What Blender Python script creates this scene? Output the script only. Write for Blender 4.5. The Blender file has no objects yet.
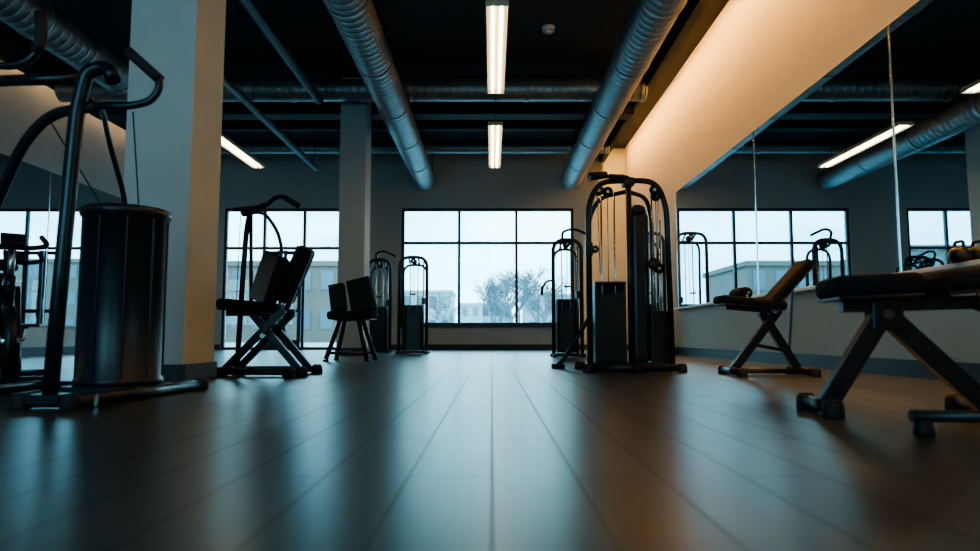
import bpy, bmesh, math, random
from mathutils import Vector, Matrix
random.seed(7)
scene = bpy.context.scene
COL = scene.collection
try:
    scene.view_settings.look = 'AgX - Medium High Contrast'
except Exception: pass

# ------------------------------------------------------------------ materials
def new_mat(name):
    m = bpy.data.materials.new(name); m.use_nodes = True
    return m, m.node_tree, m.node_tree.nodes["Principled BSDF"]

def mat(name, col, rough=0.5, metal=0.0, bump=0.0, bscale=60, var=0.0, spec=0.5, vscale=3.0):
    m, nt, b = new_mat(name)
    b.inputs["Base Color"].default_value = (*col, 1)
    b.inputs["Roughness"].default_value = rough
    b.inputs["Metallic"].default_value = metal
    b.inputs["Specular IOR Level"].default_value = spec
    tc = nt.nodes.new("ShaderNodeTexCoord")
    if bump > 0:
        n = nt.nodes.new("ShaderNodeTexNoise"); n.inputs["Scale"].default_value = bscale
        nt.links.new(tc.outputs["Object"], n.inputs["Vector"])
        bp = nt.nodes.new("ShaderNodeBump"); bp.inputs["Strength"].default_value = bump
        bp.inputs["Distance"].default_value = 0.01
        nt.links.new(n.outputs["Fac"], bp.inputs["Height"])
        nt.links.new(bp.outputs["Normal"], b.inputs["Normal"])
    if var > 0:
        n2 = nt.nodes.new("ShaderNodeTexNoise"); n2.inputs["Scale"].default_value = vscale
        n2.inputs["Detail"].default_value = 5
        nt.links.new(tc.outputs["Object"], n2.inputs["Vector"])
        r = nt.nodes.new("ShaderNodeValToRGB")
        r.color_ramp.elements[0].position = 0.3; r.color_ramp.elements[1].position = 0.7
        r.color_ramp.elements[0].color = (*[c*(1-var) for c in col], 1)
        r.color_ramp.elements[1].color = (*[min(1, c*(1+var)) for c in col], 1)
        nt.links.new(n2.outputs["Fac"], r.inputs["Fac"])
        nt.links.new(r.outputs["Color"], b.inputs["Base Color"])
    return m

def emis(name, col, s):
    m, nt, b = new_mat(name)
    b.inputs["Base Color"].default_value = (*col, 1)
    b.inputs["Emission Color"].default_value = (*col, 1)
    b.inputs["Emission Strength"].default_value = s
    return m

M_wall_r = mat("wall_plaster_warm", (0.48, 0.51, 0.51), 0.85, bump=0.08, bscale=90, var=0.03)
M_wall_b = mat("wall_plaster_grey", (0.46, 0.54, 0.57), 0.85, bump=0.08, bscale=90, var=0.03)
M_column = mat("column_paint", (0.50, 0.55, 0.58), 0.8, bump=0.05, bscale=80, var=0.03)
M_ceil = mat("ceiling_black_paint", (0.013, 0.022, 0.033), 0.9, bump=0.1, bscale=30)
M_beam = mat("beam_dark_paint", (0.018, 0.028, 0.040), 0.7)
M_tray = mat("conduit_grey", (0.07, 0.09, 0.11), 0.5, 0.4)
M_base = mat("baseboard_rubber", (0.022, 0.038, 0.056), 0.5)
M_trim = mat("ledge_white", (0.6, 0.63, 0.64), 0.45)
M_black = mat("powder_coat_black", (0.014, 0.021, 0.029), 0.3, 0.3, bump=0.02, bscale=300)
M_plast = mat("black_plastic", (0.011, 0.017, 0.024), 0.34, bump=0.02, bscale=200)
M_plate = mat("stack_plate_iron", (0.03, 0.036, 0.044), 0.4, 0.6)
M_vinyl = mat("black_vinyl", (0.009, 0.013, 0.018), 0.75, bump=0.06, bscale=160, spec=0.12)
M_steel = mat("steel", (0.55, 0.58, 0.61), 0.25, 1.0)
M_chrome = mat("brushed_frame_grey", (0.12, 0.13, 0.14), 0.3, 0.8)
M_rubber = mat("rubber", (0.011, 0.013, 0.016), 0.7)
M_frame = mat("window_frame_black", (0.006, 0.011, 0.016), 0.4)
M_white = mat("label_white", (0.6, 0.6, 0.6), 0.6)
M_tube = emis("fluorescent_tube", (1.0, 0.80, 0.50), 12)
M_cove = emis("cove_led", (1.0, 0.42, 0.085), 260)
M_cove2 = emis("cove_led_soft", (1.0, 0.60, 0.28), 14)
M_hous = mat("luminaire_housing", (0.55, 0.48, 0.38), 0.5)

def duct_mat():
    m, nt, b = new_mat("galvanised_spiral_duct")
    b.inputs["Metallic"].default_value = 0.75
    b.inputs["Roughness"].default_value = 0.45
    tc = nt.nodes.new("ShaderNodeTexCoord")
    n = nt.nodes.new("ShaderNodeTexNoise"); n.inputs["Scale"].default_value = 9; n.inputs["Detail"].default_value = 6
    nt.links.new(tc.outputs["Object"], n.inputs["Vector"])
    r = nt.nodes.new("ShaderNodeValToRGB")
    r.color_ramp.elements[0].color = (0.24, 0.27, 0.29, 1); r.color_ramp.elements[1].color = (0.42, 0.46, 0.48, 1)
    nt.links.new(n.outputs["Fac"], r.inputs["Fac"]); nt.links.new(r.outputs["Color"], b.inputs["Base Color"])
    return m
M_duct = duct_mat()

def floor_mat():
    m, nt, b = new_mat("vinyl_plank_floor")
    b.inputs["Specular IOR Level"].default_value = 0.75
    tc = nt.nodes.new("ShaderNodeTexCoord")
    mp = nt.nodes.new("ShaderNodeMapping"); mp.inputs["Rotation"].default_value = (0, 0, math.radians(90))
    nt.links.new(tc.outputs["Object"], mp.inputs["Vector"])
    br = nt.nodes.new("ShaderNodeTexBrick")
    br.inputs["Scale"].default_value = 1.0
    br.inputs["Brick Width"].default_value = 1.8
    br.inputs["Row Height"].default_value = 0.21
    br.inputs["Mortar Size"].default_value = 0.0025
    br.inputs["Mortar Smooth"].default_value = 0.2
    br.inputs["Color1"].default_value = (0.026, 0.033, 0.038, 1)
    br.inputs["Color2"].default_value = (0.044, 0.052, 0.057, 1)
    br.inputs["Mortar"].default_value = (0.009, 0.011, 0.013, 1)
    br.offset = 0.37
    nt.links.new(mp.outputs["Vector"], br.inputs["Vector"])
    mp2 = nt.nodes.new("ShaderNodeMapping"); mp2.inputs["Scale"].default_value = (22, 1.2, 1)
    nt.links.new(tc.outputs["Object"], mp2.inputs["Vector"])
    n = nt.nodes.new("ShaderNodeTexNoise"); n.inputs["Scale"].default_value = 1.6; n.inputs["Detail"].default_value = 6
    nt.links.new(mp2.outputs["Vector"], n.inputs["Vector"])
    mx = nt.nodes.new("ShaderNodeMix"); mx.data_type = 'RGBA'; mx.blend_type = 'MULTIPLY'
    mx.inputs["Factor"].default_value = 0.4
    r = nt.nodes.new("ShaderNodeValToRGB")
    r.color_ramp.elements[0].position = 0.3; r.color_ramp.elements[0].color = (0.6, 0.6, 0.6, 1)
    r.color_ramp.elements[1].position = 0.7; r.color_ramp.elements[1].color = (1.1, 1.1, 1.1, 1)
    nt.links.new(n.outputs["Fac"], r.inputs["Fac"])
    nt.links.new(br.outputs["Color"], mx.inputs["A"]); nt.links.new(r.outputs["Color"], mx.inputs["B"])
    nt.links.new(mx.outputs["Result"], b.inputs["Base Color"])
    mr = nt.nodes.new("ShaderNodeMapRange"); mr.inputs["To Min"].default_value = 0.27; mr.inputs["To Max"].default_value = 0.34
    nt.links.new(n.outputs["Fac"], mr.inputs["Value"])
    ad = nt.nodes.new("ShaderNodeMath"); ad.operation = 'MULTIPLY_ADD'; ad.inputs[1].default_value = 0.3
    nt.links.new(br.outputs["Fac"], ad.inputs[0]); nt.links.new(mr.outputs["Result"], ad.inputs[2])
    nt.links.new(ad.outputs[0], b.inputs["Roughness"])
    bp = nt.nodes.new("ShaderNodeBump"); bp.inputs["Strength"].default_value = 0.4; bp.inputs["Distance"].default_value = 0.003
    bp.invert = True
    nt.links.new(br.outputs["Fac"], bp.inputs["Height"]); nt.links.new(bp.outputs["Normal"], b.inputs["Normal"])
    return m
M_floor = floor_mat()

def mirror_mat():
    m, nt, b = new_mat("mirror_glass")
    b.inputs["Metallic"].default_value = 1.0
    b.inputs["Roughness"].default_value = 0.01
    b.inputs["Base Color"].default_value = (0.62, 0.76, 0.81, 1)
    return m
M_mirror = mirror_mat()

def glass_mat():
    m = bpy.data.materials.new("window_glass"); m.use_nodes = True
    nt = m.node_tree; nt.nodes.clear()
    o = nt.nodes.new("ShaderNodeOutputMaterial"); mx = nt.nodes.new("ShaderNodeMixShader")
    t = nt.nodes.new("ShaderNodeBsdfTransparent"); g = nt.nodes.new("ShaderNodeBsdfGlossy")
    t.inputs["Color"].default_value = (0.93, 0.98, 0.98, 1); g.inputs["Roughness"].default_value = 0.02
    mx.inputs[0].default_value = 0.05
    nt.links.new(t.outputs[0], mx.inputs[1]); nt.links.new(g.outputs[0], mx.inputs[2]); nt.links.new(mx.outputs[0], o.inputs[0])
    return m
M_glass = glass_mat()

# ------------------------------------------------------------------ geometry helpers
def fillet(pts, rad, n=6):
    pts = [Vector(p) for p in pts]
    out = [pts[0]]
    for i in range(1, len(pts)-1):
        a, b, c = pts[i-1], pts[i], pts[i+1]
        d1, d2 = (a-b), (c-b)
        r = min(rad, d1.length*0.48, d2.length*0.48)
        p1 = b + d1.normalized()*r; p2 = b + d2.normalized()*r
        for k in range(n+1):
            t = k/n
            out.append(p1*(1-t)**2 + b*2*t*(1-t) + p2*t*t)
    out.append(pts[-1])
    return out

def bm_sweep(bm, pts, r, seg=12, caps=True, r2=None):
    pts = [Vector(p) for p in pts]
    n = len(pts); rings = []
    t0 = (pts[1]-pts[0]).normalized()
    up = Vector((0, 0, 1)) if abs(t0.z) < 0.9 else Vector((1, 0, 0))
    u = t0.cross(up).normalized()
    for i in range(n):
        if i == 0: t = (pts[1]-pts[0])
        elif i == n-1: t = (pts[-1]-pts[-2])
        else: t = (pts[i+1]-pts[i]).normalized() + (pts[i]-pts[i-1]).normalized()
        t = t.normalized()
        u = (u - t*u.dot(t)).normalized(); v = t.cross(u)
        rr = r if r2 is None else r + (r2-r)*i/(n-1)
        rings.append([bm.verts.new(pts[i] + (u*math.cos(2*math.pi*k/seg) + v*math.sin(2*math.pi*k/seg))*rr) for k in range(seg)])
    for i in range(n-1):
        for k in range(seg):
            f = bm.faces.new((rings[i][k], rings[i][(k+1) % seg], rings[i+1][(k+1) % seg], rings[i+1][k])); f.smooth = True
    if caps:
        bm.faces.new(rings[0][::-1]); bm.faces.new(rings[-1])

def bm_box(bm, c, s, rot=None, bev=0.0, bseg=2):
    M = Matrix.Translation(Vector(c))
    if rot is not None: M = M @ rot.to_4x4()
    M = M @ Matrix.Diagonal((*s, 1))
    g = bmesh.ops.create_cube(bm, size=1.0, matrix=M)
    if bev > 0:
        es = list({e for v in g["verts"] for e in v.link_edges})
        r = bmesh.ops.bevel(bm, geom=es, offset=bev, segments=bseg, affect='EDGES', profile=0.5)
        if bseg > 2:
            for f in r["faces"]: f.smooth = True

def bm_beam(bm, p1, p2, w, h, bev=0.004):
    p1, p2 = Vector(p1), Vector(p2)
    d = p2-p1; L = d.length; z = d.normalized()
    ref = Vector((0, 1, 0)) if abs(z.y) < 0.9 else Vector((0, 0, 1))
    x = ref.cross(z).normalized(); y = z.cross(x)
    R = Matrix((x, y, z)).transposed()
    bm_box(bm, (p1+p2)/2, (w, h, L), R, bev)

def bm_lathe(bm, prof, seg=32, c=(0, 0, 0), R=None):
    c = Vector(c); rings = []
    for (r, z) in prof:
        ring = []
        for k in range(seg):
            a = 2*math.pi*k/seg
            p = Vector((max(r, 1e-4)*math.cos(a), max(r, 1e-4)*math.sin(a), z))
            if R is not None: p = R @ p
            ring.append(bm.verts.new(c+p))
        rings.append(ring)
    for i in range(len(rings)-1):
        for k in range(seg):
            f = bm.faces.new((rings[i][k], rings[i][(k+1) % seg], rings[i+1][(k+1) % seg], rings[i+1][k])); f.smooth = True
    bm.faces.new(rings[0][::-1]); bm.faces.new(rings[-1])

def finish(bm, name, m, parent=None):
    bmesh.ops.recalc_face_normals(bm, faces=bm.faces)
    me = bpy.data.meshes.new(name); bm.to_mesh(me); bm.free()
    o = bpy.data.objects.new(name, me); COL.objects.link(o)
    me.materials.append(m)
    if parent: o.parent = parent
    return o

RY = lambda a: Matrix.Rotation(math.radians(a), 3, 'Y')
RX = lambda a: Matrix.Rotation(math.radians(a), 3, 'X')
RZ = lambda a: Matrix.Rotation(math.radians(a), 3, 'Z')

class Eq:
    def __init__(s, name, loc=(0, 0, 0), rz=0):
        s.e = bpy.data.objects.new(name, None); s.e.empty_display_size = 0.2
        COL.objects.link(s.e); s.e.location = loc; s.e.rotation_euler = (0, 0, math.radians(rz))
    def tube(s, name, pts, r, m, fr=0.0, seg=14):
        bm = bmesh.new(); bm_sweep(bm, fillet(pts, fr) if fr > 0 and len(pts) > 2 else pts, r, seg); return finish(bm, name, m, s.e)
    def box(s, name, c, sz, m, rot=None, bev=0.006, bseg=2):
        bm = bmesh.new(); bm_box(bm, c, sz, rot, bev, bseg); return finish(bm, name, m, s.e)
    def boxes(s, name, lst, m, bev=0.004):
        bm = bmesh.new()
        for c, sz in lst: bm_box(bm, c, sz, None, bev)
        return finish(bm, name, m, s.e)
    def beam(s, name, p1, p2, w, h, m): 
        bm = bmesh.new(); bm_beam(bm, p1, p2, w, h); return finish(bm, name, m, s.e)
    def lathe(s, name, prof, m, c=(0, 0, 0), R=None, seg=32):
        bm = bmesh.new(); bm_lathe(bm, prof, seg, c, R); return finish(bm, name, m, s.e)
    def pad(s, name, c, sz, rot=None):
        """upholstered pad: rounded cushion on a thin backing board"""
        bm = bmesh.new()
        b = min(sz)*0.42
        bm_box(bm, c, sz, rot, b, 5)
        o = finish(bm, name, M_vinyl, s.e)
        ax = sz.index(min(sz))
        off = [0, 0, 0]; off[ax] = -(sz[ax]*0.5); off = Vector(off)
        if rot is not None: off = rot @ off
        bs = list(sz); bs[ax] = 0.014
        for k in range(3):
            if k != ax: bs[k] *= 0.93
        s.box(name+"_board", Vector(c)+off, bs, M_plast, rot, 0.003)
        return o
    def pulley(s, name, c, r=0.055, axis='Y', w=0.024):
        R = RX(90) if axis == 'Y' else (RY(90) if axis == 'X' else None)
        pr = [(r*0.25, -w/2), (r, -w/2), (r*0.98, -w/4), (r*0.82, 0), (r*0.98, w/4), (r, w/2), (r*0.25, w/2)]
        s.lathe(name, pr, M_plast, c, R, 24)
        s.lathe(name+"_hub", [(r*0.3, -w*0.8), (r*0.3, w*0.8)], M_steel, c, R, 12)
    def stack(s, name, c, w, d, h, n=14):
        x, y, z = c
        ph = h/n
        s.boxes(name+"_plates", [((x, y, z+ph*(i+0.5)), (w, d, ph*0.86)) for i in range(n)], M_plate, 0.003)
        s.boxes(name+"_labels", [((x+w*0.0, y-d/2-0.0015, z+ph*(i+0.5)), (0.035, 0.003, ph*0.35)) for i in range(n)], M_white, 0)
    def rods(s, name, lst, r, m):
        bm = bmesh.new()
        for a, b in lst: bm_sweep(bm, [a, b], r, 8)
        return finish(bm, name, m, s.e)

# ------------------------------------------------------------------ room
XR, XL, YB, YF, H = 3.68, -9.0, 19.0, -4.0, 5.55
def slab(name, boxes, m, bev=0.0):
    bm = bmesh.new()
    for lo, hi in boxes:
        c = [(a+b)/2 for a, b in zip(lo, hi)]; sz = [b-a for a, b in zip(lo, hi)]
        bm_box(bm, c, sz, None, bev)
    return finish(bm, name, m)

slab("floor", [((XL-0.3, YF-0.3, -0.2), (XR+0.3, YB+0.3, 0))], M_floor)
slab("ceiling", [((XL-0.3, YF-0.3, H), (XR+0.3, YB+0.3, H+0.2))], M_ceil)
slab("wall_right", [((XR, YF, 0), (XR+0.3, YB+0.3, H))], M_wall_r)
slab("wall_left", [((XL-0.3, YF, 0), (XL, YB+0.3, H))], M_wall_r)
W_fill = (-6.0, -0.5, 1.0, 3.9)  # invented opening behind the camera, added to let in cool fill light
slab("wall_front", [((XL-0.3, YF-0.3, 0), (W_fill[0], YF, H)), ((W_fill[1], YF-0.3, 0), (XR+0.3, YF, H)),
                    ((W_fill[0], YF-0.3, 0), (W_fill[1], YF, W_fill[2])), ((W_fill[0], YF-0.3, W_fill[3]), (W_fill[1], YF, H))], M_wall_b)
W1 = (-2.48, 2.24, 0.66, 3.88)
W2 = (-7.35, -4.05, 0.0, 3.88)
slab("wall_back", [
    ((XL, YB, 0), (W2[0], YB+0.3, H)),
    ((W2[0], YB, W2[3]), (W2[1], YB+0.3, H)),
    ((W2[1], YB, 0), (W1[0], YB+0.3, H)),
    ((W1[0], YB, 0), (W1[1], YB+0.3, W1[2])),
    ((W1[0], YB, W1[3]), (W1[1], YB+0.3, H)),
    ((W1[1], YB, 0), (XR, YB+0.3, H))], M_wall_b)

def window(name, W, xs, zs, y=YB+0.08):
    q = Eq(name)
    x0, x1, z0, z1 = W; t = 0.08
    b = [(((x0+x1)/2, y, z0+t/2), (x1-x0, 0.1, t)), (((x0+x1)/2, y, z1-t/2), (x1-x0, 0.1, t)),
         ((x0+t/2, y, (z0+z1)/2), (t, 0.1, z1-z0-2*t)), ((x1-t/2, y, (z0+z1)/2), (t, 0.1, z1-z0-2*t))]
    for x in xs: b.append(((x, y, (z0+z1)/2), (0.075, 0.1, z1-z0-2*t)))
    for z in zs: b.append((((x0+x1)/2, y, z), (x1-x0-2*t, 0.09, 0.075)))
    q.boxes("frame", b, M_frame, 0.004)
    q.box("glass", ((x0+x1)/2, y+0.02, (z0+z1)/2), (x1-x0-t, 0.008, z1-z0-t), M_glass, None, 0)
    return q
window("window_1", W1, [-0.9, 0.67], [2.92])
window("window_2", W2, [-6.25, -5.15], [2.78])
window("added_fill_window", W_fill, [-4.6, -3.2, -1.9], [3.1], YF-0.15)  # unseen window, put in only for its cool fill
# entrance doors inside window_2
q = Eq("door_1")
b = []
for x0, x1 in ((-6.2, -5.72), (-5.68, -5.2)):
    for xx in (x0+0.04, x1-0.04): b.append(((xx, YB+0.0, 1.36), (0.09, 0.05, 2.70)))
    for zz in (0.16, 1.05, 2.64): b.append((((x0+x1)/2, YB+0.0, zz), (x1-x0-0.14, 0.05, 0.22 if zz < 1 else 0.1)))
q.boxes("leaf_frames", b, M_frame, 0.004)
q.rods("handles", [((-5.78, YB-0.06, 0.9), (-5.78, YB-0.06, 1.4)), ((-5.62, YB-0.06, 0.9), (-5.62, YB-0.06, 1.4))], 0.014, M_steel)
slab("trim_1", [((W1[0]-0.05, YB-0.06, W1[2]-0.05), (W1[1]+0.05, YB+0.03, W1[2]))], M_frame, 0.004)

bb = 0.15
slab("baseboard_right", [((XR-0.02, YF, 0), (XR, YB, bb))], M_base)
slab("baseboard_left", [((XL, YF, 0), (XL+0.02, YB, bb))], M_base)
slab("baseboard_back", [((XL+0.02, YB-0.02, 0), (W2[0], YB, bb)), ((W2[1], YB-0.02, 0), (XR-0.02, YB, bb))], M_base)

# mirrors
def mirror(name, x, side, y0, y1, z0, z1, seams):
    q = Eq(name)
    q.box("glass", (x-side*0.01, (y0+y1)/2, (z0+z1)/2), (0.02, y1-y0, z1-z0), M_mirror, None, 0)
    l = [((x-side*0.022, s, (z0+z1)/2), (0.01, 0.024, z1-z0)) for s in seams]
    q.boxes("joint_strips", l, M_steel, 0.002)
    return q
mirror("wall_mirror", XR, 1, -2.0, 13.75, 0.92, 3.22, [-0.4, 2.9, 6.25, 9.6, 13.74])
mirror("wall_mirror", XL, -1, 2.0, 17.0, 0.6, 3.7, [2.0, 5, 8, 11, 14, 17])
slab("trim_2", [((XR-0.10, -2.05, 0.88), (XR, 13.8, 0.92))], M_trim, 0.006)
slab("trim_3", [((XL, 1.95, 0.56), (XL+0.06, 17.05, 0.60))], M_trim, 0.006)

# columns
for x, y, wd in ((-2.64, 5.72, 0.53), (-2.77, 13.97, 0.52)):
    q = Eq("structural_column")
    q.box("shaft", (x, y, H/2), (wd, 0.6, H), M_column, None, 0.008)
    q.box("base_trim", (x, y, 0.07), (wd+0.04, 0.64, 0.14), M_base, None, 0.006)

# beams (all stop at the bulkheads that hide the cove lights)
XB = 2.98
slab("ceiling_bulkhead", [((XB, YF, 5.15), (XB+0.12, YB, H))], M_beam)
slab("ceiling_bulkhead", [((XL+0.45, YF, 5.15), (XL+0.57, YB, H))], M_beam)
slab("ceiling_beam", [((XL+0.57, 14.3, 5.0), (XB, 14.7, H))], M_beam)
for y in (4.0, 8.9, 16.4, 18.3):
    slab("ceiling_beam", [((XL+0.57, y, H-0.22), (XB, y+0.16, H)), ((XL+0.57, y-0.04, H-0.24), (XB, y+0.20, H-0.22))], M_beam)
def hung_pipe(name, x, z, r, y0, y1, m):
    q = Eq(name)
    q.tube("pipe", [(x, y0, z), (x, y1, z)], r, m, seg=12)
    q.rods("hangers", [((x, y, z), (x, y, H)) for y in [y0+0.5+2.2*i for i in range(int((y1-y0)/2.2)+1)]], 0.008, M_beam)
hung_pipe("conduit_pipe", -3.3, 4.85, 0.085, -3.5, 13.0, M_tray)
hung_pipe("conduit_pipe", -4.35, 4.5, 0.07, -3.5, 17.0, M_tray)

# ducts
def duct(p1, p2, r, hang=True):
    q = Eq("ventilation_duct")
    p1, p2 = Vector(p1), Vector(p2); d = (p2-p1); L = d.length; t = d.normalized()
    R = t.to_track_quat('Z', 'Y').to_matrix()
    prof = []
    z = 0.0
    while z < L:
        prof += [(r, z), (r, z+0.125), (r+0.0035, z+0.133), (r+0.0035, z+0.148), (r, z+0.156)]
        z += 0.16
    prof = [(r, 0)] + [p for p in prof if 0 < p[1] < L] + [(r, L)]
    q.lathe("spiral_tube", prof, M_duct, p1, R, 36)
    n = int(L/1.9)
    for i in range(n+1):
        zc = min(max(0.05, i*L/max(n, 1)), L-0.05)
        q.lathe("collar_%d" % (i+1), [(r+0.002, -0.045), (r+0.014, -0.035), (r+0.014, 0.035), (r+0.002, 0.045)], M_duct, p1+t*zc, R, 36)
    q.lathe("end_cap", [(r*0.96, -0.02), (r+0.012, 0.0), (r+0.012, 0.03), (r*0.9, 0.05)], M_duct, p2, R, 36)
    s = Vector((-t.y, t.x, 0))
    if hang:
        q.rods("hangers", [(p1+t*(L*(i+0.5)/n)+s*sg*(r+0.012), Vector((*(p1+t*(L*(i+0.5)/n)+s*sg*(r+0.012)).xy, H))) for i in range(n) for sg in (-1, 1)], 0.007, M_beam)
duct((-1.83, YF, 4.63), (-1.83, 18.8, 4.63), 0.285)
duct((2.16, YF, 4.63), (2.16, 18.8, 4.63), 0.285)
duct((-6.15, YF, 4.63), (-6.15, 11.2, 4.63), 0.28)
duct((XL+0.57, 13.3, 5.15), (2.95, 13.3, 5.15), 0.215, False)
duct((XL+0.57, 17.3, 5.08), (2.9, 17.3, 5.08), 0.12, False)

# luminaires
def troffer(x, y0, y1, z=4.05):
    q = Eq("fluorescent_ceiling_light")
    yc, L = (y0+y1)/2, y1-y0
    q.boxes("housing", [((x, yc, z+0.05), (0.26, L, 0.03)), ((x-0.125, yc, z+0.025), (0.012, L, 0.06)), ((x+0.125, yc, z+0.025), (0.012, L, 0.06)),
                        ((x, y0, z+0.025), (0.26, 0.012, 0.06)), ((x, y1, z+0.025), (0.26, 0.012, 0.06)), ((x, yc, z+0.085), (0.1, L*0.9, 0.05))], M_hous, 0.002)
    bm = bmesh.new()
    for dx in (-0.05, 0.05):
        bm_sweep(bm, [(x+dx, y0+0.05, z+0.012), (x+dx, y1-0.05, z+0.012)], 0.02, 8)
    finish(bm, "tubes", M_tube, q.e)
    q.rods("suspension_rods", [((x, y0+0.4, z+0.1), (x, y0+0.4, H)), ((x, y1-0.4, z+0.1), (x, y1-0.4, H))], 0.006, M_beam)
for y0, y1 in ((-1.2, 1.6), (3.1, 5.9), (7.55, 10.4), (12.0, 15.1)): troffer(0.06, y0, y1)  # the two nearest continue the row unseen, added to light the camera end
troffer(-5.12, 12.2, 15.1)

q = Eq("smoke_detector", (0.72, 8.6, 0))
q.lathe("body", [(0.075, 4.22), (0.08, 4.25), (0.08, 4.28), (0.03, 4.30)], M_white, seg=24)
q.lathe("sensor", [(0.03, 4.195), (0.05, 4.22)], M_white, seg=16)
q.rods("stem", [((0, 0, 4.29), (0, 0, H))], 0.012, M_beam)

q = Eq("cove_light_strip")
q.box("channel", (XB+0.20, 7.4, H-0.025), (0.12, 22.4, 0.05), M_hous, None, 0.003)
q.box("led_strip", (XB+0.20, 7.4, H-0.056), (0.05, 22.2, 0.012), M_cove, None, 0)
q = Eq("cove_light_strip")
q.box("channel", (XL+0.24, 9, H-0.025), (0.10, 18, 0.05), M_hous, None, 0.003)
q.box("led_strip", (XL+0.24, 9, H-0.056), (0.05, 17.8, 0.012), M_cove2, None, 0)

# ------------------------------------------------------------------ equipment
def feet(q, pts, s=0.07):
    q.boxes("rubber_feet", [((x, y, 0.012), (s, s, 0.024)) for x, y in pts], M_rubber, 0.006)

# A: foreground left tower
def dip_tower():
    q = Eq("pullup_dip_machine", (-2.15, 3.6, 0))
    T = lambda x, y, z: (x+2.15, y-3.6, z)
    q.tube("main_post", [T(-2.19, 3.5, 0.05), T(-2.16, 3.5, 0.8), T(-2.13, 3.5, 1.52), T(-2.09, 3.5, 1.72), T(-1.98, 3.5, 1.74), T(-1.94, 3.48, 1.66)], 0.037, M_black, 0.12)
    q.tube("rear_post", [T(-3.05, 3.9, 0.05), T(-2.78, 3.75, 0.85), T(-2.47, 3.6, 1.36), T(-2.3, 3.55, 1.51), T(-2.02, 3.5, 1.53)], 0.028, M_black, 0.14)
    q.tube("dip_handle", [T(-2.12, 3.5, 1.53), T(-1.86, 3.5, 1.53), T(-1.74, 3.5, 1.56), T(-1.70, 3.5, 1.66), T(-1.80, 3.5, 1.75), T(-1.88, 3.5, 1.82)], 0.02, M_black, 0.08)
    q.tube("dip_grip", [T(-1.71, 3.5, 1.67), T(-1.80, 3.5, 1.75), T(-1.885, 3.5, 1.825)], 0.027, M_rubber, 0.05)
    q.tube("cross_bar", [T(-2.66, 3.55, 1.68), T(-2.1, 3.5, 1.68)], 0.03, M_black)
    q.tube("pullup_handle", [T(-2.66, 3.55, 1.68), T(-2.64, 3.5, 1.76), T(-2.48, 3.5, 1.74), T(-2.37, 3.5, 1.78), T(-2.33, 3.5, 1.91), T(-2.35, 3.5, 2.03)], 0.021, M_black, 0.08)
    q.tube("pullup_grip", [T(-2.36, 3.5, 1.81), T(-2.33, 3.5, 1.91), T(-2.35, 3.5, 2.03)], 0.028, M_rubber, 0.05)
    q.tube("top_guide", [T(-2.12, 3.5, 1.60), T(-2.2, 3.85, 1.64), T(-2.36, 4.2, 1.58), T(-2.36, 4.46, 1.2), T(-2.36, 4.52, 0.08)], 0.016, M_black, 0.15)
    q.rods("cables", [(T(-2.0, 3.8, 1.6), T(-2.12, 4.15, 1.10)), (T(-2.34, 3.6, 1.5), T(-2.3, 4.1, 1.10))], 0.004, M_rubber)
    C = (-2.22, 4.2)
    q.lathe("weight_shroud", [(0.225, 0.07), (0.243, 0.075), (0.243, 0.10), (0.236, 0.11), (0.236, 1.06), (0.246, 1.065), (0.252, 1.08), (0.252, 1.105), (0.238, 1.118), (0.17, 1.123), (0.16, 1.11), (0.02, 1.11)], M_plast, T(*C, 0), None, 56)
    bm = bmesh.new()
    for k in range(10):
        a = 2*math.pi*k/10+0.2
        p = (C[0]+0.237*math.cos(a), C[1]+0.237*math.sin(a))
        bm_beam(bm, T(*p, 0.12), T(*p, 1.05), 0.012, 0.012)
    finish(bm, "shroud_ribs", M_black, q.e)
    q.box("shroud_plinth", T(*C, 0.045), (0.44, 0.44, 0.05), M_black)
    q.tube("base_front", [T(-2.32, 3.45, 0.035), T(-1.97, 3.52, 0.035)], 0.032, M_black)
    q.tube("base_side", [T(-2.04, 3.4, 0.035), T(-1.95, 4.75, 0.035)], 0.032, M_black)
    q.tube("base_side_left", [T(-2.98, 3.4, 0.035), T(-2.98, 4.75, 0.035)], 0.032, M_black)
    q.tube("base_rear", [T(-2.98, 4.6, 0.035), T(-1.95, 4.6, 0.035)], 0.03, M_black)
    q.box("post_plate", T(-2.19, 3.5, 0.045), (0.16, 0.14, 0.05), M_black)
    for i, (x, y) in enumerate(((-2.04, 3.42), (-1.95, 4.74), (-2.98, 3.42), (-2.98, 4.72), (-2.30, 3.45))):
        q.lathe("foot_cap_%d" % i, [(0.042, 0.0), (0.045, 0.01), (0.045, 0.06), (0.038, 0.075)], M_rubber, T(x, y, 0), None, 20)
dip_tower()

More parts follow.
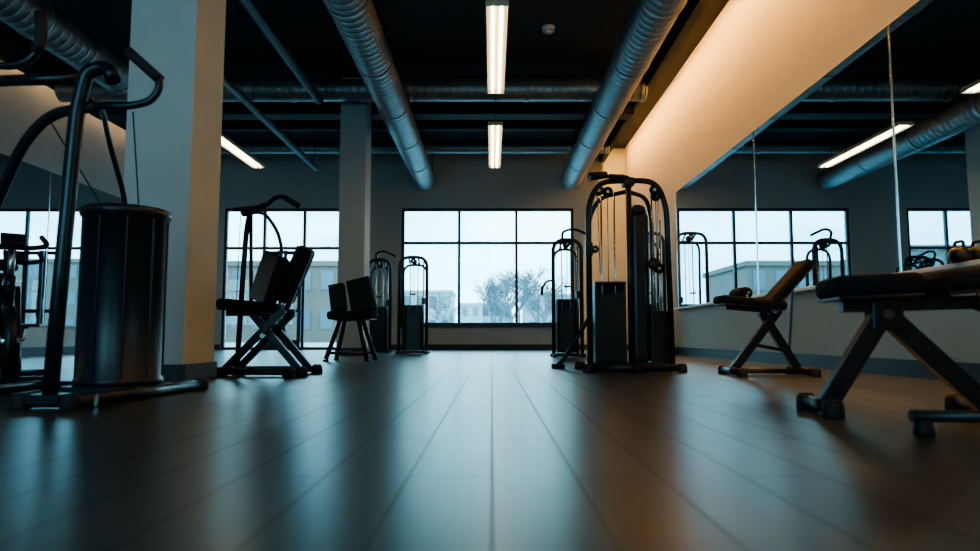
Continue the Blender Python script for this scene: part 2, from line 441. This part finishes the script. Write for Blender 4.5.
# exercise bikes, far left
def bike(loc, rz):
    q = Eq("exercise_bike", loc, rz)
    Rw = RX(90)
    q.lathe("flywheel", [(0.05, -0.02), (0.2, -0.02), (0.205, -0.035), (0.25, -0.035), (0.258, 0), (0.25, 0.035), (0.205, 0.035), (0.2, 0.02), (0.05, 0.02)], M_plate, (0.42, 0, 0.32), Rw, 48)
    q.lathe("flywheel_hub", [(0.045, -0.07), (0.045, 0.07)], M_steel, (0.42, 0, 0.32), Rw, 20)
    q.rods("wheel_fork", [((0.42, 0.06, 0.32), (0.28, 0.05, 0.72)), ((0.42, -0.06, 0.32), (0.28, -0.05, 0.72)), ((0.42, 0.06, 0.32), (0.5, 0.06, 0.06)), ((0.42, -0.06, 0.32), (0.5, -0.06, 0.06))], 0.018, M_black)
    q.tube("frame", [(0.27, 0, 0.80), (0.25, 0, 0.66), (0.0, 0, 0.36), (-0.45, 0, 0.08)], 0.035, M_black, 0.1)
    q.tube("seat_tube", [(-0.02, 0, 0.34), (-0.16, 0, 0.74)], 0.033, M_black)
    q.tube("seat_post", [(-0.15, 0, 0.7), (-0.2, 0, 0.88)], 0.022, M_steel)
    bm = bmesh.new(); bm_box(bm, (-0.23, 0, 0.91), (0.26, 0.17, 0.06), None, 0.026, 4)
    for v in bm.verts:
        if v.co.x > -0.2: v.co.y *= max(0.25, 1-(v.co.x+0.2)*6)
    finish(bm, "saddle", M_vinyl, q.e)
    q.tube("handlebar_post", [(0.27, 0, 0.76), (0.30, 0, 1.0)], 0.024, M_steel)
    q.tube("handlebar", [(0.52, -0.16, 1.07), (0.36, -0.22, 1.03), (0.28, -0.12, 1.01), (0.28, 0.12, 1.01), (0.36, 0.22, 1.03), (0.52, 0.16, 1.07)], 0.019, M_rubber, 0.08)
    q.box("console", (0.36, 0, 1.06), (0.03, 0.16, 0.1), M_plast, RY(-30))
    q.lathe("chain_guard", [(0.03, -0.03), (0.12, -0.03), (0.13, 0), (0.12, 0.03), (0.03, 0.03)], M_plast, (0.0, 0.06, 0.33), Rw, 32)
    q.rods("cranks", [((0, -0.09, 0.33), (0.12, -0.09, 0.22)), ((0, 0.12, 0.33), (-0.12, 0.12, 0.44)), ((0, -0.1, 0.33), (0, 0.13, 0.33))], 0.013, M_steel)
    q.boxes("pedals", [((0.12, -0.15, 0.22), (0.1, 0.1, 0.025)), ((-0.12, 0.18, 0.44), (0.1, 0.1, 0.025))], M_plast)
    q.boxes("floor_bars", [((0.5, 0, 0.045), (0.07, 0.5, 0.05)), ((-0.47, 0, 0.045), (0.07, 0.5, 0.05))], M_black)
    feet(q, [(0.5, 0.22), (0.5, -0.22), (-0.47, 0.22), (-0.47, -0.22)])
bike((-3.72, 5.35, 0), -52)
bike((-4.45, 6.35, 0), -45)

# B: seated press machine
def press_machine(loc, rz=0):
    q = Eq("seated_press_machine", loc, rz)
    q.tube("floor_rail_front", [(-0.36, -0.25, 0.04), (0.34, -0.25, 0.04)], 0.03, M_black)
    q.tube("floor_rail_rear", [(-0.44, 0.3, 0.04), (0.34, 0.3, 0.04)], 0.03, M_black)
    q.tube("floor_cross", [(-0.36, -0.30, 0.04), (-0.36, 0.34, 0.04)], 0.03, M_black)
    q.tube("floor_cross_right", [(0.26, -0.38, 0.04), (0.26, 0.34, 0.04)], 0.03, M_black)
    for y in (-0.16, 0.2):
        q.beam("x_leg_a", (-0.38, y, 0.06), (0.14, y, 0.60), 0.065, 0.05, M_black)
        q.beam("x_leg_b", (-0.18, y+0.05, 0.58), (0.28, y+0.05, 0.05), 0.065, 0.05, M_black)
    q.tube("pivot", [(-0.04, -0.2, 0.36), (-0.04, 0.28, 0.36)], 0.022, M_steel)
    q.beam("seat_rail", (-0.44, 0, 0.575), (0.20, 0, 0.575), 0.06, 0.06, M_black)
    q.pad("seat_pad", (-0.22, 0, 0.635), (0.54, 0.36, 0.10), RY(5))
    q.beam("back_support", (0.10, 0, 0.56), (0.33, 0, 1.14), 0.045, 0.05, M_black)
    q.pad("back_pad", (0.20, 0, 0.93), (0.10, 0.34, 0.56), RY(22))
    q.pad("chest_pad", (0.00, -0.14, 0.88), (0.13, 0.40, 0.46), RY(17) @ RZ(40))
    q.beam("chest_pad_arm", (0.03, -0.06, 0.86), (0.24, -0.02, 0.80), 0.03, 0.03, M_black)
    q.tube("mast", [(-0.42, 0.25, 0.05), (-0.40, 0.25, 0.7), (-0.37, 0.25, 1.40), (-0.33, 0.22, 1.58), (-0.14, 0.1, 1.62)], 0.026, M_black, 0.12)
    q.tube("mast_inner", [(-0.30, 0.25, 0.6), (-0.33, 0.25, 1.56)], 0.018, M_black)
    q.tube("top_arm", [(-0.46, 0.15, 1.58), (-0.14, 0.1, 1.60), (-0.04, 0.05, 1.68), (0.06, 0, 1.68), (0.22, -0.05, 1.58)], 0.022, M_black, 0.08)
    q.tube("press_lever", [(-0.36, 0.1, 1.52), (-0.14, 0.05, 1.55), (0.02, 0.0, 1.34), (0.08, -0.05, 1.14), (0.05, -0.2, 1.10)], 0.017, M_black, 0.16)
    q.tube("lever_grip", [(0.08, -0.06, 1.14), (0.05, -0.2, 1.10)], 0.023, M_rubber)
    q.tube("top_grip", [(0.08, -0.01, 1.665), (0.22, -0.05, 1.58)], 0.028, M_rubber)
    q.pulley("pulley", (-0.36, 0.19, 1.57), 0.05)
    q.rods("cable", [((-0.41, 0.19, 1.57), (-0.43, 0.2, 0.6))], 0.004, M_rubber)
    for i, (x, y) in enumerate(((-0.36, -0.30), (0.34, -0.25), (-0.44, 0.3), (0.34, 0.3), (0.26, -0.38))):
        q.lathe("foot_%d" % i, [(0.05, 0), (0.055, 0.01), (0.05, 0.06), (0.035, 0.085)], M_rubber, (x, y, 0), None, 18)
press_machine((-2.04, 6.55, 0), 0)

# C: double-back bench
def curl_bench(loc, rz):
    q = Eq("preacher_curl_bench", loc, rz)
    for sx in (-1, 1):
        for sy in (-1, 1):
            q.tube("leg", [(sx*0.13, sy*0.12, 0.62), (sx*0.30, sy*0.26, 0.03)], 0.034, M_black)
    q.tube("stretcher_front", [(-0.28, -0.24, 0.12), (0.28, -0.24, 0.12)], 0.022, M_chrome)
    q.tube("stretcher_rear", [(-0.28, 0.24, 0.12), (0.28, 0.24, 0.12)], 0.022, M_chrome)
    q.boxes("seat_frame", [((0, 0.12, 0.61), (0.46, 0.04, 0.04)), ((0, -0.12, 0.61), (0.46, 0.04, 0.04)), ((-0.2, 0, 0.61), (0.04, 0.24, 0.04)), ((0.2, 0, 0.61), (0.04, 0.24, 0.04))], M_black)
    q.pad("seat_pad", (0.02, -0.02, 0.67), (0.68, 0.44, 0.12))
    q.tube("back_post", [(0.10, 0.2, 0.6), (0.08, 0.3, 0.9)], 0.02, M_black)
    q.tube("back_post_2", [(-0.22, 0.1, 0.6), (-0.26, 0.15, 0.85)], 0.02, M_black)
    q.pad("back_pad", (0.09, 0.18, 0.98), (0.38, 0.13, 0.54), RX(-12) @ RY(-14))
    q.pad("arm_pad", (-0.22, 0.02, 0.93), (0.24, 0.12, 0.44), RX(-10) @ RY(-10))
    q.tube("side_handle", [(0.28, 0, 0.62), (0.36, 0, 0.66), (0.36, 0, 0.84), (0.36, -0.12, 0.86)], 0.018, M_black, 0.05)
    feet(q, [(sx*0.30, sy*0.26) for sx in (-1, 1) for sy in (-1, 1)])
curl_bench((-2.08, 10.4, 0), -4)

# generic cable towers
def cable_tower(loc, rz, h=2.08, w=0.56, arm=False, name="cable_tower_machine"):
    q = Eq(name, loc, rz)
    hw = w/2
    q.tube("frame_arch", [(-hw, 0, 0.05), (-hw, 0, h-0.02), (hw, 0, h-0.02), (hw, 0, 0.05)], 0.034, M_black, 0.22)
    q.tube("rear_arch", [(-hw+0.04, 0.42, 0.05), (-hw+0.04, 0.36, h-0.15), (hw-0.04, 0.36, h-0.15), (hw-0.04, 0.42, 0.05)], 0.026, M_black, 0.2)
    q.rods("top_links", [((-0.1, 0, h-0.03), (-0.1, 0.37, h-0.15)), ((0.1, 0, h-0.03), (0.1, 0.37, h-0.15))], 0.02, M_black)
    q.boxes("base", [((0, 0.0, 0.035), (w+0.12, 0.07, 0.05)), ((0, 0.42, 0.035), (w+0.05, 0.07, 0.05)), ((-hw, 0.1, 0.035), (0.06, 0.74, 0.05)), ((hw, 0.1, 0.035), (0.06, 0.74, 0.05))], M_black)
    q.stack("stack", (0, 0.2, 0.1), w*0.6, 0.16, 0.62, 14)
    q.boxes("shroud", [((-w*0.34, 0.2, 0.54), (0.02, 0.24, 0.94)), ((w*0.34, 0.2, 0.54), (0.02, 0.24, 0.94)), ((0, 0.31, 0.54), (w*0.66, 0.02, 0.94)), ((0, 0.2, 1.01), (w*0.7, 0.24, 0.03)), ((0, 0.09, 0.45), (w*0.5, 0.012, 0.76))], M_plast)
    q.rods("guide_rods", [((-0.08, 0.2, 0.1), (-0.08, 0.2, h-0.12)), ((0.08, 0.2, 0.1), (0.08, 0.2, h-0.12))], 0.011, M_steel)
    q.rods("cable", [((0, 0.2, 0.72), (0, 0.2, h-0.1)), ((0, -0.03, h-0.12), (0, -0.05, 1.35))], 0.005, M_rubber)
    q.pulley("top_pulley", (0, 0.0, h-0.1), 0.06)
    q.pulley("rear_pulley", (0, 0.2, h-0.1), 0.06)
    q.tube("pull_handle", [(-0.06, -0.05, 1.24), (0, -0.05, 1.36), (0.06, -0.05, 1.24), (-0.06, -0.05, 1.24)], 0.008, M_steel)
    q.tube("pull_grip", [(-0.06, -0.05, 1.24), (0.06, -0.05, 1.24)], 0.017, M_rubber)
    q.tube("column_post", [(hw*0.75, 0.03, 0.05), (hw*0.75, 0.03, h-0.08)], 0.016, M_steel)
    q.box("carriage", (hw*0.75, 0.02, 1.1), (0.07, 0.09, 0.13), M_plast)
    if arm:
        q.tube("lat_arm", [(-0.05, 0.1, h-0.1), (-0.1, 0.0, h+0.12), (0.1, -0.15, h+0.16), (0.38, -0.2, h+0.03)], 0.024, M_black, 0.1)
        q.tube("side_arm", [(-hw, 0, 1.35), (-hw-0.14, -0.08, 1.33), (-hw-0.2, -0.12, 1.2)], 0.02, M_black, 0.06)
        q.tube("side_grip", [(-hw-0.2, -0.12, 1.24), (-hw-0.22, -0.14, 1.08)], 0.026, M_rubber)
    feet(q, [(-hw, -0.24), (hw, -0.24), (-hw, 0.44), (hw, 0.44)])
cable_tower((-1.66, 14.7, 0), 0, 2.05, 0.58)
cable_tower((-2.52, 15.6, 0), 5, 2.1, 0.5, True)
cable_tower((1.34, 12.4, 0), 0, 2.1, 0.5, True)
cable_tower((3.22, 14.3, 0), 0, 2.5, 0.62)

# E: main functional trainer
def trainer(loc, rz):
    q = Eq("functional_trainer_machine", loc, rz)
    q.tube("arch_left", [(-0.42, -0.22, 0.05), (-0.42, -0.22, 1.72), (-0.30, -0.16, 1.97), (0.05, -0.02, 2.02)], 0.03, M_black, 0.24)
    q.tube("arch_right", [(0.05, -0.02, 2.02), (0.32, -0.10, 1.99), (0.41, -0.14, 1.72), (0.43, -0.18, 0.05)], 0.03, M_black, 0.26)
    q.tube("inner_arch_left", [(-0.36, 0.28, 0.05), (-0.35, 0.25, 1.66), (-0.24, 0.2, 1.88), (0.05, 0.08, 1.92)], 0.024, M_black, 0.22)
    q.tube("inner_arch_right", [(0.05, 0.08, 1.92), (0.28, 0.2, 1.88), (0.34, 0.25, 1.66), (0.36, 0.28, 0.05)], 0.024, M_black, 0.22)
    q.box("pillar", (0.15, 0.06, 0.88), (0.20, 0.20, 1.60), M_plast, None, 0.06, 5)
    q.lathe("pillar_cap", [(0.085, 1.66), (0.09, 1.69), (0.075, 1.74), (0.04, 1.765)], M_plast, (0.15, 0.06, 0), None, 28)
    q.tube("spine", [(0.04, -0.02, 0.05), (0.04, -0.02, 2.0)], 0.03, M_black)
    q.boxes("head_block", [((0.04, 0.0, 2.0), (0.12, 0.16, 0.09))], M_plast, 0.02)
    q.stack("stack_left", (-0.18, 0.02, 0.1), 0.27, 0.15, 0.70, 16)
    q.boxes("shroud_left", [((-0.335, 0.03, 0.50), (0.02, 0.26, 0.82)), ((-0.03, 0.03, 0.50), (0.02, 0.26, 0.82)), ((-0.18, 0.15, 0.50), (0.32, 0.02, 0.82)), ((-0.18, 0.03, 0.915), (0.33, 0.27, 0.025)), ((-0.18, -0.09, 0.44), (0.30, 0.012, 0.70))], M_plast)
    q.boxes("shroud_vents", [((-0.18, -0.098, 0.16+0.05*i), (0.24, 0.006, 0.012)) for i in range(12)], M_plate, 0)
    q.stack("stack_right", (0.335, 0.03, 0.1), 0.16, 0.15, 0.44, 10)
    q.boxes("shroud_right", [((0.335, -0.06, 0.34), (0.17, 0.012, 0.52)), ((0.335, 0.03, 0.61), (0.18, 0.2, 0.025)), ((0.25, 0.03, 0.34), (0.012, 0.19, 0.52)), ((0.42, 0.03, 0.34), (0.012, 0.19, 0.52))], M_plast)
    q.rods("guide_rods", [((-0.25, 0.02, 0.1), (-0.25, 0.02, 1.86)), ((-0.11, 0.02, 0.1), (-0.11, 0.02, 1.9)), ((0.30, 0.05, 0.1), (0.30, 0.05, 1.86)), ((0.38, 0.03, 0.1), (0.38, 0.03, 1.6))], 0.010, M_steel)
    q.rods("cables", [((-0.18, 0.02, 0.8), (-0.18, 0.02, 1.9)), ((-0.32, -0.18, 1.85), (-0.30, -0.2, 1.0)), ((0.34, -0.1, 1.9), (0.30, -0.14, 1.12)), ((0.34, 0.03, 0.6), (0.34, 0.03, 1.9)), ((0.27, -0.1, 1.12), (0.32, -0.1, 0.3))], 0.005, M_steel)
    for i, c in enumerate(((-0.18, 0.0, 1.90), (-0.30, -0.16, 1.88), (0.30, -0.1, 1.90), (0.27, -0.12, 1.12), (0.32, -0.14, 1.06), (0.34, 0.03, 1.86))):
        q.pulley("pulley_%d" % i, c, 0.055)
    q.lathe("adjust_knob", [(0.02, -0.05), (0.05, -0.05), (0.055, -0.02), (0.05, 0.03), (0.02, 0.04)], M_plast, (0.26, -0.16, 1.10), RX(90), 20)
    q.tube("pullup_bar", [(-0.42, -0.34, 1.98), (-0.40, -0.22, 1.99), (-0.2, -0.12, 2.04), (0.04, -0.02, 2.06), (0.05, 0.1, 2.06)], 0.018, M_black, 0.05)
    q.tube("pullup_grip", [(-0.40, -0.26, 2.02), (-0.22, -0.14, 2.06)], 0.03, M_rubber)
    q.tube("pullup_grip_inner", [(-0.18, -0.16, 2.03), (-0.02, -0.06, 2.05)], 0.027, M_rubber)
    q.box("arch_carriage", (-0.42, -0.22, 1.25), (0.075, 0.08, 0.14), M_plast)
    q.pulley("arch_pulley", (-0.36, -0.24, 1.25), 0.04)
    q.tube("base_front", [(-0.46, -0.34, 0.045), (0.48, -0.34, 0.045)], 0.035, M_black)
    q.tube("base_rear", [(-0.46, 0.34, 0.045), (0.46, 0.34, 0.045)], 0.035, M_black)
    for i, x in enumerate((-0.42, 0.04, 0.43)):
        q.tube("base_rail_%d" % i, [(x, -0.36, 0.045), (x*0.9, 0.36, 0.045)], 0.032, M_black)
    q.box("base_plate", (0.02, 0.03, 0.07), (0.8, 0.3, 0.03), M_black)
    for i, (x, y) in enumerate(((-0.46, -0.34), (0.48, -0.34), (-0.46, 0.34), (0.46, 0.34), (0.04, -0.38))):
        q.lathe("foot_%d" % i, [(0.05, 0), (0.053, 0.01), (0.05, 0.06), (0.035, 0.085)], M_rubber, (x, y, 0), None, 18)
    q.tube("stabiliser", [(-0.36, 0.3, 0.55), (-0.60, 0.5, 0.12), (-0.68, 0.5, 0.04)], 0.024, M_black, 0.05)
    q.box("stabiliser_foot", (-0.68, 0.5, 0.025), (0.14, 0.16, 0.05), M_rubber, None, 0.01)
trainer((1.42, 7.4, 0), 0)

# F: adjustable incline bench
def incline_bench(loc, rz):
    q = Eq("adjustable_incline_bench", loc, rz)
    q.beam("leg_a", (-0.32, 0, 0.05), (0.10, 0, 0.58), 0.075, 0.06, M_black)
    q.beam("leg_b", (-0.02, 0.06, 0.58), (0.30, 0.06, 0.05), 0.075, 0.06, M_black)
    q.beam("leg_brace", (-0.12, 0.0, 0.28), (0.20, 0.05, 0.22), 0.03, 0.03, M_black)
    q.tube("foot_bar_front", [(-0.33, -0.26, 0.04), (-0.33, 0.26, 0.04)], 0.034, M_black)
    q.tube("foot_bar_rear", [(0.32, -0.26, 0.04), (0.32, 0.26, 0.04)], 0.034, M_black)
    q.tube("lower_rail", [(-0.33, 0, 0.04), (0.32, 0, 0.04)], 0.022, M_black)
    q.beam("seat_rail", (-0.38, 0, 0.63), (0.14, 0, 0.585), 0.05, 0.06, M_black)
    q.pad("seat_pad", (-0.15, 0, 0.665), (0.60, 0.30, 0.08), RY(6))
    q.beam("back_rail", (0.05, 0, 0.61), (0.38, 0, 0.97), 0.045, 0.045, M_black)
    q.pad("back_pad", (0.20, 0, 0.845), (0.56, 0.30, 0.085), RY(-47))
    q.beam("back_strut", (0.26, 0.02, 0.82), (0.22, 0.05, 0.22), 0.025, 0.025, M_chrome)
    q.lathe("knee_roll", [(0.03, -0.17), (0.055, -0.165), (0.06, -0.14), (0.06, 0.14), (0.055, 0.165), (0.03, 0.17)], M_vinyl, (-0.16, 0.2, 0.76), RX(90), 24)
    q.rods("roll_axle", [((-0.16, -0.02, 0.76), (-0.16, 0.40, 0.76)), ((-0.16, 0.02, 0.62), (-0.16, 0.02, 0.76))], 0.012, M_steel)
    q.lathe("pivot_bolt", [(0.035, -0.04), (0.035, 0.04)], M_steel, (0.07, 0.0, 0.6), RX(90), 16)
    for i, (x, y) in enumerate(((-0.33, -0.26), (-0.33, 0.26), (0.32, -0.26), (0.32, 0.26))):
        q.lathe("foot_%d" % i, [(0.042, 0), (0.044, 0.01), (0.042, 0.06), (0.03, 0.075)], M_rubber, (x, y, 0), None, 16)
incline_bench((2.54, 6.5, 0), 0)

# G: foreground bench
def flat_bench(loc, rz):
    q = Eq("weight_bench", loc, rz)
    q.pad("seat_pad", (-0.34, 0, 0.575), (0.38, 0.32, 0.10), RY(-2))
    q.pad("back_pad", (0.38, 0, 0.63), (0.98, 0.32, 0.10), RY(-6))
    q.beam("main_rail", (-0.46, 0, 0.49), (0.82, 0, 0.52), 0.06, 0.06, M_black)
    q.beam("leg_a", (-0.54, 0, 0.05), (-0.26, 0, 0.50), 0.085, 0.065, M_black)
    q.beam("leg_b", (-0.32, 0, 0.50), (0.12, 0, 0.05), 0.085, 0.065, M_black)
    q.beam("leg_c", (0.80, 0, 0.05), (0.42, 0, 0.50), 0.085, 0.065, M_black)
    q.box("hinge_plate", (-0.28, -0.045, 0.45), (0.13, 0.02, 0.14), M_black)
    q.box("hinge_plate_rear", (-0.28, 0.045, 0.45), (0.13, 0.02, 0.14), M_black)
    q.lathe("hinge_bolt", [(0.022, -0.06), (0.022, 0.06)], M_chrome, (-0.28, 0, 0.45), RX(90), 16)
    q.tube("foot_bar_left", [(-0.55, -0.12, 0.04), (-0.55, 0.26, 0.04)], 0.032, M_black)
    q.tube("foot_bar_mid", [(0.14, -0.6, 0.05), (0.14, 0.3, 0.04)], 0.032, M_black)
    q.tube("foot_bar_outrigger", [(-0.46, -0.66, 0.07), (0.5, -0.56, 0.07)], 0.022, M_black)
    q.tube("foot_bar_right", [(0.80, -0.3, 0.04), (0.80, 0.3, 0.04)], 0.034, M_black)
    q.tube("adjust_ladder", [(0.05, -0.02, 0.5), (0.3, -0.12, 0.36), (0.55, -0.12, 0.42)], 0.014, M_chrome, 0.1)
    q.tube("spring_cable", [(0.02, -0.17, 0.55), (0.10, -0.2, 0.32), (0.22, -0.2, 0.15), (0.40, -0.2, 0.24)], 0.006, M_rubber, 0.2)
    for i, (x, y) in enumerate(((-0.55, -0.12), (-0.55, 0.26), (0.14, 0.3), (0.8, -0.3), (0.8, 0.3))):
        q.lathe("foot_%d" % i, [(0.044, 0), (0.048, 0.01), (0.044, 0.06), (0.03, 0.078)], M_rubber, (x, y, 0), None, 16)
    for i, (x, y) in enumerate(((-0.42, -0.66), (0.12, -0.6))):
        q.lathe("outrigger_foot_%d" % i, [(0.032, 0), (0.036, 0.01), (0.03, 0.045), (0.02, 0.06)], M_rubber, (x, y, 0), None, 16)
flat_bench((2.04, 3.12, 0), -8)

# kettlebell on ledge
q = Eq("kettlebell", (XR-0.09, 5.35, 0.92))
q.lathe("bell", [(0.04, 0), (0.06, 0.004), (0.078, 0.04), (0.076, 0.075), (0.055, 0.11), (0.03, 0.12)], M_plate, seg=28)
q.tube("handle", [(0, -0.045, 0.095), (0, -0.055, 0.16), (0, 0.055, 0.16), (0, 0.045, 0.095)], 0.012, M_plate, 0.03)

# ------------------------------------------------------------------ outdoors
M_ground = mat("street_paving", (0.28, 0.31, 0.33), 0.8, var=0.1, vscale=0.6)
M_bld = mat("building_render", (0.34, 0.40, 0.44), 0.8, var=0.06, vscale=0.3)
M_bld2 = mat("building_brick", (0.15, 0.11, 0.095), 0.8, var=0.1, vscale=1.0)
M_bwin = mat("building_glazing", (0.08, 0.12, 0.15), 0.3)
M_bark = mat("tree_bark", (0.15, 0.19, 0.22), 0.9)
slab("street_ground", [((-120, YB+0.35, -0.25), (120, 160, -0.03))], M_ground)

def building(x0, x1, y, h, m, nx, nz):
    q = Eq("street_building")
    q.box("mass", ((x0+x1)/2, y+5, h/2-0.03), (x1-x0, 10, h), m, None, 0)
    l = []
    for i in range(nx):
        for j in range(nz):
            l.append(((x0+(i+0.5)*(x1-x0)/nx, y-0.02, (j+0.5)*h/nz+0.2), ((x1-x0)/nx*0.55, 0.1, h/nz*0.5)))
    q.boxes("panes", l, M_bwin, 0)
    q.box("parapet", ((x0+x1)/2, y+5, h), (x1-x0+0.4, 10.4, 0.4), m, None, 0.05)
building(-50, -24, 52, 7, M_bld2, 9, 2)
building(-19, -11, 50, 5.6, M_bld2, 5, 2)
building(-14, -5.5, 95, 6.5, M_bld, 5, 2)
building(-5, 3, 110, 5.5, M_bld, 5, 2)
building(4.5, 22, 95, 6, M_bld, 7, 2)
building(23, 50, 70, 8, M_bld2, 8, 3)

def tree(loc, h, seed):
    rnd = random.Random(seed)
    bm = bmesh.new()
    def branch(p, d, L, r, lvl):
        pts = [p]; dd = d.copy()
        for i in range(3):
            dd = (dd + Vector((rnd.uniform(-.18, .18), rnd.uniform(-.18, .18), rnd.uniform(-.02, .14)))).normalized()
            pts.append(pts[-1]+dd*L/3)
        bm_sweep(bm, pts, r, 5, False, r*0.6)
        if lvl == 0: return
        for i in range(4 if lvl > 1 else 7):
            k = rnd.choice((1, 2, 3, 3))
            a = rnd.uniform(0, 2*math.pi); tilt = rnd.uniform(0.35, 0.95)
            side = Vector((math.cos(a), math.sin(a), 0))
            nd = (dd*math.cos(tilt) + side*math.sin(tilt)).normalized()
            branch(pts[k], nd, L*rnd.uniform(0.6, 0.78), r*0.6, lvl-1)
    branch(Vector((0, 0, 0)), Vector((0, 0, 1)), h*0.32, h*0.020, 4)
    o = finish(bm, "bare_tree", M_bark); o.location = loc
for i, (x, y, h) in enumerate(((1.6, 55, 8.0), (-4.2, 66, 6), (4.6, 62, 8.0), (-15, 46, 6.5), (-20, 44, 7.5), (0.2, 80, 10.0), (3.4, 85, 11), (6.5, 80, 9.5), (1.0, 95, 11))):
    tree((x, y, -0.04), h, 11+i)

# ------------------------------------------------------------------ world & camera
w = bpy.data.worlds.new("overcast_sky"); scene.world = w; w.use_nodes = True
nt = w.node_tree
bg = nt.nodes["Background"]
tc = nt.nodes.new("ShaderNodeTexCoord")
mp = nt.nodes.new("ShaderNodeMapping"); mp.inputs["Scale"].default_value = (1, 1, 3.0)
ns = nt.nodes.new("ShaderNodeTexNoise"); ns.inputs["Scale"].default_value = 4.5; ns.inputs["Detail"].default_value = 5
cr = nt.nodes.new("ShaderNodeValToRGB")
cr.color_ramp.elements[0].position = 0.35; cr.color_ramp.elements[0].color = (0.23, 0.57, 0.78, 1)
cr.color_ramp.elements[1].position = 0.65; cr.color_ramp.elements[1].color = (0.44, 0.86, 1.0, 1)
nt.links.new(tc.outputs["Generated"], mp.inputs["Vector"]); nt.links.new(mp.outputs["Vector"], ns.inputs["Vector"])
nt.links.new(ns.outputs["Fac"], cr.inputs["Fac"]); nt.links.new(cr.outputs["Color"], bg.inputs["Color"])
bg.inputs["Strength"].default_value = 7.8

def portal(W, y, rx):
    l = bpy.data.lights.new("window_portal", 'AREA'); l.shape = 'RECTANGLE'
    l.size = W[1]-W[0]; l.size_y = W[3]-W[2]
    l.cycles.is_portal = True
    o = bpy.data.objects.new("window_portal", l); COL.objects.link(o)
    o.location = ((W[0]+W[1])/2, y, (W[2]+W[3])/2)
    o.rotation_euler = (math.radians(rx), 0, 0)
portal(W1, YB+0.28, -90); portal(W2, YB+0.28, -90); portal(W_fill, YF-0.28, 90)

cd = bpy.data.cameras.new("camera"); cam = bpy.data.objects.new("camera", cd); COL.objects.link(cam)
cam.location = (0, 0, 0.35)
cam.rotation_euler = (math.radians(95.02), 0, math.radians(0.16))
cd.sensor_width = 36; cd.lens = 36*700/980
cd.dof.use_dof = True; cd.dof.focus_distance = 8.0; cd.dof.aperture_fstop = 1.6
cd.clip_end = 400
scene.camera = cam
